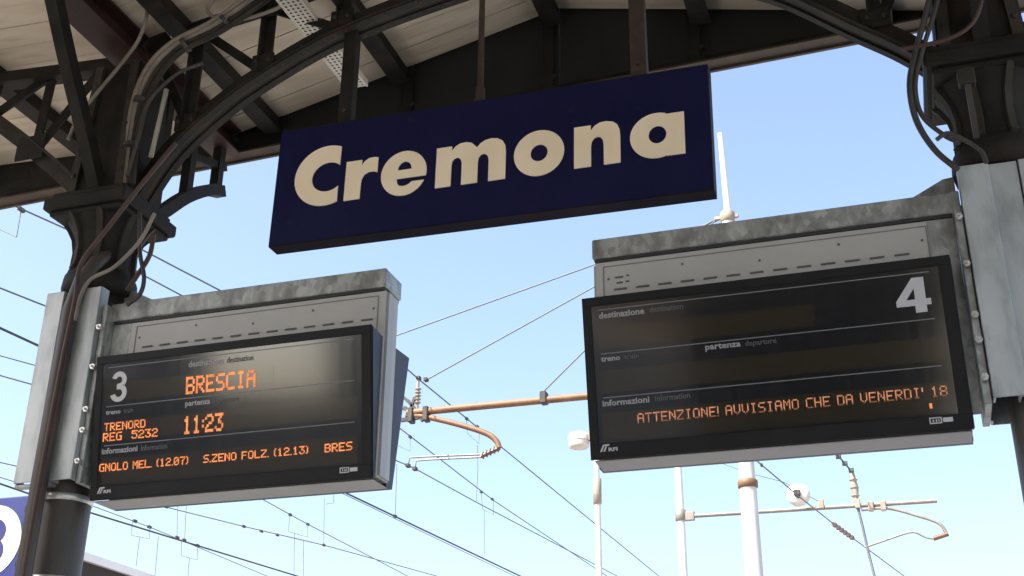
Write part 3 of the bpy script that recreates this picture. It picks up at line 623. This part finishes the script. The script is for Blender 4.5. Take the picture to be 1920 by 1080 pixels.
# perforated tray below the ceiling
tx0, tx1, tz = -3.0, -2.865, 5.86
tray = thing('cable_tray', 'pale perforated metal tray running under the ceiling boards', 'cable tray', (tx0, 4, tz))
m = MB(); nx = 9; dx = (tx1-tx0)/nx; YT = 5.80; ny = int((YT-3.2)/dx)
for i in range(nx):
    for j in range(ny):
        if i % 2 == 1 and j % 2 == 1: continue
        a, c = tx0+i*dx, 3.2+j*dx; m.add([(a, c, tz), (a+dx, c, tz), (a+dx, c+dx, tz), (a, c+dx, tz)], [(0, 1, 2, 3)])
m.build('perforated_sheet', 'tray', tray)
for x in (tx0, tx1): MB().box((x-.003, 3.2, tz-.004), (x+.003, YT, tz+.04)).build('tray_side', 'tray', tray)
MB().box((tx0+.004, 3.2, tz+.03), (tx1-.004, YT, tz+.034)).build('tray_lid', 'cable_dark', tray)

# ------------------------------------------------------------------ overhead line
YM = 15.0
ms = thing('catenary_mast', 'large white overhead line mast with brown arm reaching left', 'mast', (-1.81, YM, -.6), 'overhead line masts')
MB().tube([(-1.80, YM, -.6), (-1.80, YM, 5.62)], [.125, .105], 20).build('pole', 'mast', ms)
MB().tube([(-1.80, YM, 5.62), (-1.815, YM, 9.36)], [.10, .078], 18).build('upper_pole', 'mast', ms)
MB().tube([(-1.80, YM, 9.36), (-1.83, YM, 10.72)], [.05, .036], 12).build('tip', 'mast_plain', ms)
MB().lathe([(.108, 5.57), (.125, 5.58), (.125, 5.66), (.108, 5.68)], (-1.80, YM, 0), 18).build('collar', 'copper', ms)
MB().lathe([(.085, 9.30), (.10, 9.32), (.10, 9.44), (.06, 9.48)], (-1.812, YM, 0), 16).bevbox((-1.99, YM-.025, 9.35), (-1.88, YM+.025, 9.40), .008).bevbox((-1.75, YM-.025, 9.35), (-1.66, YM+.025, 9.40), .008).build('collar', 'insul_grey', ms)
arm = MB().tube([(-1.88, YM, 6.98), (-6.45, YM, 6.99)], .052, 12).build('arm', 'copper', ms)
MB().tube([(-6.30, YM, 7.00), (-6.31, YM, 7.2), (-6.30, YM, 7.49)], [.02, .025, .02], 8).build('support_post', 'insul_grey', ms)
for z in (7.13, 7.18, 7.23, 7.28, 7.33): MB().lathe([(.025, z-.018), (.052, z), (.025, z+.018)], (-6.30, YM, 0), 12).build('insulator_shed', 'insul_grey', arm)
c = at(1020, 743, YM); MB().bevbox((c.x-.045, YM-.07, 6.93), (c.x+.045, YM+.07, 7.10), .01).build('arm_clamp', 'fit', ms)
for x_ in (772, 800):
    c = at(x_, 778, YM); MB().bevbox((c.x-.04, YM-.07, 6.84), (c.x+.035, YM+.07, 7.05), .01).build('arm_clamp', 'fit', ms)
MB().bar(at(778, 745, YM), at(762, 790, YM), .035, .05).bar(at(765, 750, YM), at(792, 790, YM), .03, .05).bar(at(757, 765, YM), at(800, 784, YM), .06, .05).bar(at(752, 788, YM), at(800, 780, YM), .05, .05).bar(at(757, 745, YM), at(780, 768, YM), .04, .04).build('bracket_fitting', 'fit', ms)
rg = MB().tube(crom([at(762, 779, YM), at(800, 782, YM), at(860, 796, YM), at(910, 812, YM), at(930, 826, YM), at(936, 840, YM)], 5), .040, 10).build('registration_tube', 'copper', ms)
MB().tube([at(937, 840, YM), at(902, 856, YM)], .03, 8).build('insulator', 'insul', rg)
for k in range(5):
    c = at(934-k*7, 841+k*3.2, YM); MB().lathe([(.028, -.012), (.055, 0), (.028, .012)], c, 10, 'x').build('insulator_shed', 'insul', rg)
MB().tube([at(902, 852, YM), at(800, 856, YM), at(768, 858, YM), at(765, 872, YM)], .014, 6).build('steady_arm', 'steel_tube', ms)
MB().tube([at(902, 857, YM), at(800, 862, YM), at(780, 864, YM), at(778, 878, YM)], .014, 6).build('steady_arm', 'steel_tube', ms)
for q in ((765, 873), (778, 879), (785, 709), (799, 712)):
    c = at(*q, YM); MB().bevbox((c.x-.028, c.y-.04, c.z-.025), (c.x+.028, c.y+.04, c.z+.025), .006).build('wire_clip', 'fit', ms)
C9 = Vector((-1.95, YM, 9.38))
MB().tube([C9, at(800, 712, YM)], .012, 6).build('stay_wire', 'wire', ms)
MB().tube([C9, at(1020, 733, YM)], .012, 6).build('stay_wire', 'wire', ms)
o = MB().tube([C9+Vector((0, .06, 0)), at(735, 632, YM), at(735, 632, YM)+(at(735, 632, YM)-C9)*1.2], .012, 6).build('cross_wire', 'wire'); tag(o, 'upper stay wire rising to the right towards the white mast top', 'wire')

YN = 24.0
mt = thing('catenary_mast', 'slim white mast behind board 4 with a pale arm reaching right', 'mast', (-4.28, YN, -.6), 'overhead line masts')
MB().tube([(-4.25, YN, -.6), (-4.26, YN, 7.5), (-4.28, YN, 10.2)], [.10, .082, .07], 16).build('pole', 'mast_plain', mt)
MB().lathe([(.085, 7.38), (.11, 7.39), (.11, 7.60), (.085, 7.61)], (-4.26, YN, 0), 14).bevbox((-4.17, YN-.05, 7.38), (-3.98, YN+.05, 7.56), .01).build('collar', 'steel_tube', mt)
ar = MB().tube([(-4.1, YN, 7.47), at(1757, 939, YN)], .042, 10).build('arm', 'steel_tube', mt)
MB().tube([at(1605, 942, YN), at(1603, 915, YN), at(1597, 884, YN)], [.05, .07, .04], 10).build('support_insulator', 'insul_grey', mt)
for q in ((1604, 930), (1602, 915), (1600, 900)):
    c = at(*q, YN); MB().lathe([(.05, -.02), (.09, 0), (.05, .02)], c, 10).build('insulator_shed', 'insul_grey', ar)
for x_, y_ in ((1540, 945), (1608, 944), (1633, 949), (1656, 948)):
    c = at(x_, y_, YN); MB().bevbox((c.x-.05, YN-.07, c.z-.10), (c.x+.05, YN+.07, c.z+.08), .01).build('arm_clamp', 'insul_grey', mt)
rg = MB().tube(crom([at(1615, 956, YN), at(1665, 953, YN), at(1720, 967, YN), at(1760, 981, YN), at(1775, 1000, YN)], 5), .032, 8).build('registration_tube', 'steel_tube', mt)
MB().tube([at(1778, 1001, YN), at(1750, 1010, YN)], .045, 8).build('insulator', 'insul', rg)
MB().tube(crom([at(1750, 1010, YN), at(1735, 1007, YN), at(1715, 998, YN), at(1695, 1001, YN), at(1660, 1013, YN), at(1622, 1026, YN)], 4), .022, 8).build('steady_arm', 'steel_tube', mt)
MB().tube([at(1608, 950, YN), at(1618, 990, YN), at(1628, 1035, YN), at(1642, 1090, YN), at(1655, 1140, YN)], .026, 8).build('drop_rod', 'wire', mt)
# round white lamp on the arm
lp = thing('round_lamp', 'round white lamp above the pale mast arm under board 4', 'lamp', tuple(at(1497, 945, YN)))
c = at(1497, 928, YN-.4); MB().lathe([(.02, .22), (.16, .16), (.225, .04), (.225, -.02), (.16, -.10), (.03, -.12)], c, 24, 'y').build('shade', 'lampglass', lp)
MB().tube([at(1497, 930, YN-.55), at(1499, 948, YN-.1)], .03, 8).build('stem', 'fit', lp)
MB().bevbox(c+Vector((-.07, -.20, -.05)), c+Vector((.05, -.10, .06)), .01).build('hub', 'fit', lp)

# slim lamp post
st = thing('lamp_post', 'slim cream lamp post below the left end of board 4', 'street lamp', (-4.97, 20, -.6))
MB().tube([(-4.96, 20, -.6), (-4.975, 20, 6.9)], [.068, .052], 12).build('post', 'post_cream', st)
MB().tube([(-4.975, 20, 6.9), (-4.985, 20, 8.15)], [.05, .045], 12).build('upper_post', 'mast_plain', st)
MB().lathe([(.05, 6.80), (.075, 6.81), (.075, 7.25), (.05, 7.27)], (-4.975, 20, 0), 12).build('sleeve', 'insul_grey', st)
c0 = at(1064, 826, 20); hd = thing
MB().lathe([(.12, 7.82), (.165, 7.835), (.18, 7.87), (.18, 7.955)], (-5.29, 20, 0), 20).build('lamp_glass', 'post_cream', st)
MB().lathe([(.19, 7.957), (.19, 8.04), (.165, 8.09), (.10, 8.11), (.03, 8.115)], (-5.29, 20, 0), 20).build('lamp_hood', 'lampglass', st)
MB().bevbox((-5.10, 19.92, 7.93), (-5.0, 20.08, 8.11), .015).build('lamp_socket', 'insul_grey', st)
MB().tube([(-5.12, 20, 8.0), (-4.98, 20, 8.02)], .04, 8).build('lamp_arm', 'insul_grey', st)

# wires: each a horizontal run at its own height
def wire(px, Z, r_, m, lab, name='overhead_wire', back=12, ahead=60, clips=(), drops=(), start=None, end=None):
    P_ = [at(x, y, Z=Z) for x, y in px]
    P_ = [Vector(start) if start else P_[0]+(P_[0]-P_[1]).normalized()*back]+P_+[Vector(end) if end else P_[-1]+(P_[-1]-P_[-2]).normalized()*ahead]
    o = MB().tube(P_, r_, 6).build(name, m); tag(o, lab, 'wire', 'overhead line wires')
    for x, y in clips:
        c = at(x, y, Z=Z); MB().bevbox(c-Vector((.018, .045, .022)), c+Vector((.018, .045, .022)), .006).build('wire_clip', 'wire_dark', o)
    for dr in drops:
        Y = at(*dr[0], Z=Z).y
        MB().tube([at(x, y, Y) for x, y in dr], .0055, 5).build('dropper', 'wire', o)
    return o
wire([(25, 342), (130, 397), (285, 478), (419, 548), (755, 685), (785, 711), (1235, 1080)], 7.49, .011, 'wire', 'wire through the insulator top left of the brown arm, running down right', clips=[(875, 785), (895, 800)],
     drops=[[(875, 785), (876, 812), (898, 832), (899, 803)], [(895, 835), (896, 880), (893, 940)]])
wire([(25, 385), (130, 432), (267, 515), (346, 557), (751, 804), (925, 938), (1115, 1065)], 7.3, .010, 'wire', 'wire just right of board 3 passing below the brown arm tip', clips=[(40, 393), (769, 819), (902, 922), (923, 936)],
     drops=[[(40, 393), (31, 445), (0, 430), (-20, 415)], [(769, 819), (769, 846), (745, 835)], [(902, 922), (905, 955), (925, 965), (925, 938)], [(908, 957), (908, 1040)]])
wire([(0, 540), (91, 576), (739, 862), (777, 878), (890, 940), (1090, 1045)], 6.2, .009, 'wire', 'contact wire held by the thin steady arms beside board 3')
wire([(0, 615), (76, 650), (650, 925), (975, 1080)], 6.0, .014, 'wire_dark', 'thick dark wire leaving the lower right corner of board 3', clips=[(741, 968)], drops=[[(741, 968), (744, 870)]])
wire([(0, 667), (69, 686), (400, 818), (650, 929), (975, 1085)], 5.96, .006, 'wire', 'thin wire running close under the thick dark wire')
wire([(0, 704), (64, 722), (490, 935), (577, 983), (693, 1043), (810, 1104)], 6.6, .009, 'wire', 'wire emerging below the middle of board 3 with one square hanger', clips=[(544, 965), (577, 983)],
     drops=[[(543, 965), (541, 997), (577, 1007), (577, 984)], [(552, 1000), (551, 1090)], [(611, 945), (625, 943), (626, 925)]])
wire([(0, 867), (31, 874), (300, 948), (457, 987), (607, 1022), (793, 1073)], 6.5, .009, 'wire', 'nearly level wire with three close clips below board 3', clips=[(311, 950), (457, 987), (490, 996), (520, 1003), (607, 1022)],
     drops=[[(607, 1022), (608, 935)], [(333, 935), (332, 1005)], [(350, 935), (346, 1012)], [(569, 1012), (569, 1090)]])
wire([(0, 907), (58, 927), (175, 963), (370, 1023), (550, 1078)], 5.6, .013, 'wire_dark', 'dark wire running low from the left column under board 3', clips=[(332, 1008), (345, 1013), (370, 1023)],
     drops=[[(340, 1016), (340, 1042), (370, 1050), (370, 1024)], [(355, 1046), (352, 1090)], [(297, 1006), (290, 1085)]])
wire([(0, 895), (177, 950), (280, 988), (493, 1077)], 5.9, .007, 'wire', 'thin wire beside the low dark wire with a square hanger', clips=[(253, 977), (280, 988)],
     drops=[[(248, 978), (247, 1004), (280, 1010), (280, 988)], [(262, 1007), (255, 1062)]])
wire([(1395, 842), (1420, 865), (1497, 930), (1560, 980), (1622, 1026)], 6.85, .012, 'wire', 'wire slanting past the round white lamp', start=(-1.84, 15.12, 6.9), ahead=40, clips=[(1428, 872)])
wire([(1400, 886), (1470, 904)], 7.9, .006, 'wire', 'faint wire passing behind the large white mast', start=(-4.2, YN, 8.9), end=at(1540, 943, YN))
o = MB().tube([at(1540, 815, YN-3), at(1570, 853, YN-1), at(1597, 884, YN)], .016, 6).build('stay_wire', 'wire_dark'); tag(o, 'short dark stay wire above the grey mast insulator', 'wire')
for k in range(3):
    c = at(1572+k*12, 856+k*13, YN-1+.4*k); MB().bevbox(c-Vector((.05, .05, .04)), c+Vector((.05, .05, .04)), .01).build('wire_clip', 'wire_dark', o)
m = MB(); q0, q1 = at(1562, 982, Z=6.85), at(1600, 1010, Z=6.85)
ob = thing('rod_insulator', 'dark brown rod insulator on the wire below the pale arm', 'insulator', tuple(q0))
MB().tube([q0, q1], .035, 8).build('rod', 'insul', ob)
for k in range(6): MB().lathe([(.03, -.03), (.05, 0), (.03, .03)], q0.lerp(q1, (k+.5)/6), 10, 'y').build('shed', 'insul', ob)

# ------------------------------------------------------------------ neighbouring platform canopy, far left
fc = thing('far_canopy', 'distant platform canopy with white edge beyond the left column', 'canopy', (-11, 12, -.6))
MB().box((-14.0, -3, 4.30), (-9.025, 40, 4.42)).build('roof', 'farroof', fc)
MB().box((-9.02, -3, 4.41), (-8.90, 40, 4.50)).build('fascia', 'farfascia', fc)
MB().box((-9.02, -3, 4.12), (-8.95, 40, 4.405)).build('valance', 'valance_brown', fc)
MB().box((-13.9, -2.9, 4.26), (-9.1, 39.9, 4.295)).build('underside', 'farunder', fc)
for y in range(-2, 39, 8): MB().lathe([(.14, -.6), (.12, 4.25)], (-11.5, y, 0), 12).build('post', 'iron', fc)

sb = thing('added_near_block', 'added unseen block darkening the left part of the left screen reflection', 'building', (-17, -30, -.6))  # added out of view: blocks sky in the left screen's reflection
MB().box((-22, -14, -.6), (-14.4, -2, 6.6)).build('wall', 'reflect_dark', sb)
MB().hexa([(-22.4, -14.4, 6.6), (-14, -14.4, 6.6), (-14, -1.6, 6.6), (-22.4, -1.6, 6.6)], [(-18.3, -14, 8.4), (-18.1, -14, 8.4), (-18.1, -2, 8.4), (-18.3, -2, 8.4)]).build('roof', 'farroof', sb)
bw = MB().box((-14.9, -39.9, -.6), (-14.5, -14.1, 4.7)).box((-15.0, -39.9, 4.7), (-14.4, -14.1, 4.85)).build('added_long_wall', 'reflect_dark'); tag(bw, 'added unseen wall darkening the low part of the left screen reflection', 'wall')  # added out of view: hides sunlit ground from the left screen
gs = thing('added_far_block', 'added unseen block far behind the camera, darkening the right screen reflection', 'building', (-18, -58, -.6))  # added out of view: closes the bright sky gap mirrored in board four
MB().box((-24, -125, -.6), (-14.4, -40, 9.0)).build('wall', 'reflect_dark', gs)
MB().hexa([(-24.4, -125.4, 9.0), (-14, -125.4, 9.0), (-14, -39.6, 9.0), (-24.4, -39.6, 9.0)], [(-19.3, -125, 11.4), (-19.1, -125, 11.4), (-19.1, -40, 11.4), (-19.3, -40, 11.4)]).build('roof', 'farroof', gs)
sh = thing('added_dark_box', 'added unseen box behind the camera, darkening the right screen reflection', 'shelter', (-1.7, -18, 0))  # added behind the camera so the right screen mirrors something dark
MB().box((-3.9, -26, 0), (1.3, -15, 5.3)).build('wall', 'iron', sh); MB().box((-4.1, -26.2, 5.305), (1.5, -14.7, 5.45)).build('roof', 'iron', sh)

scene.render.engine = 'CYCLES'
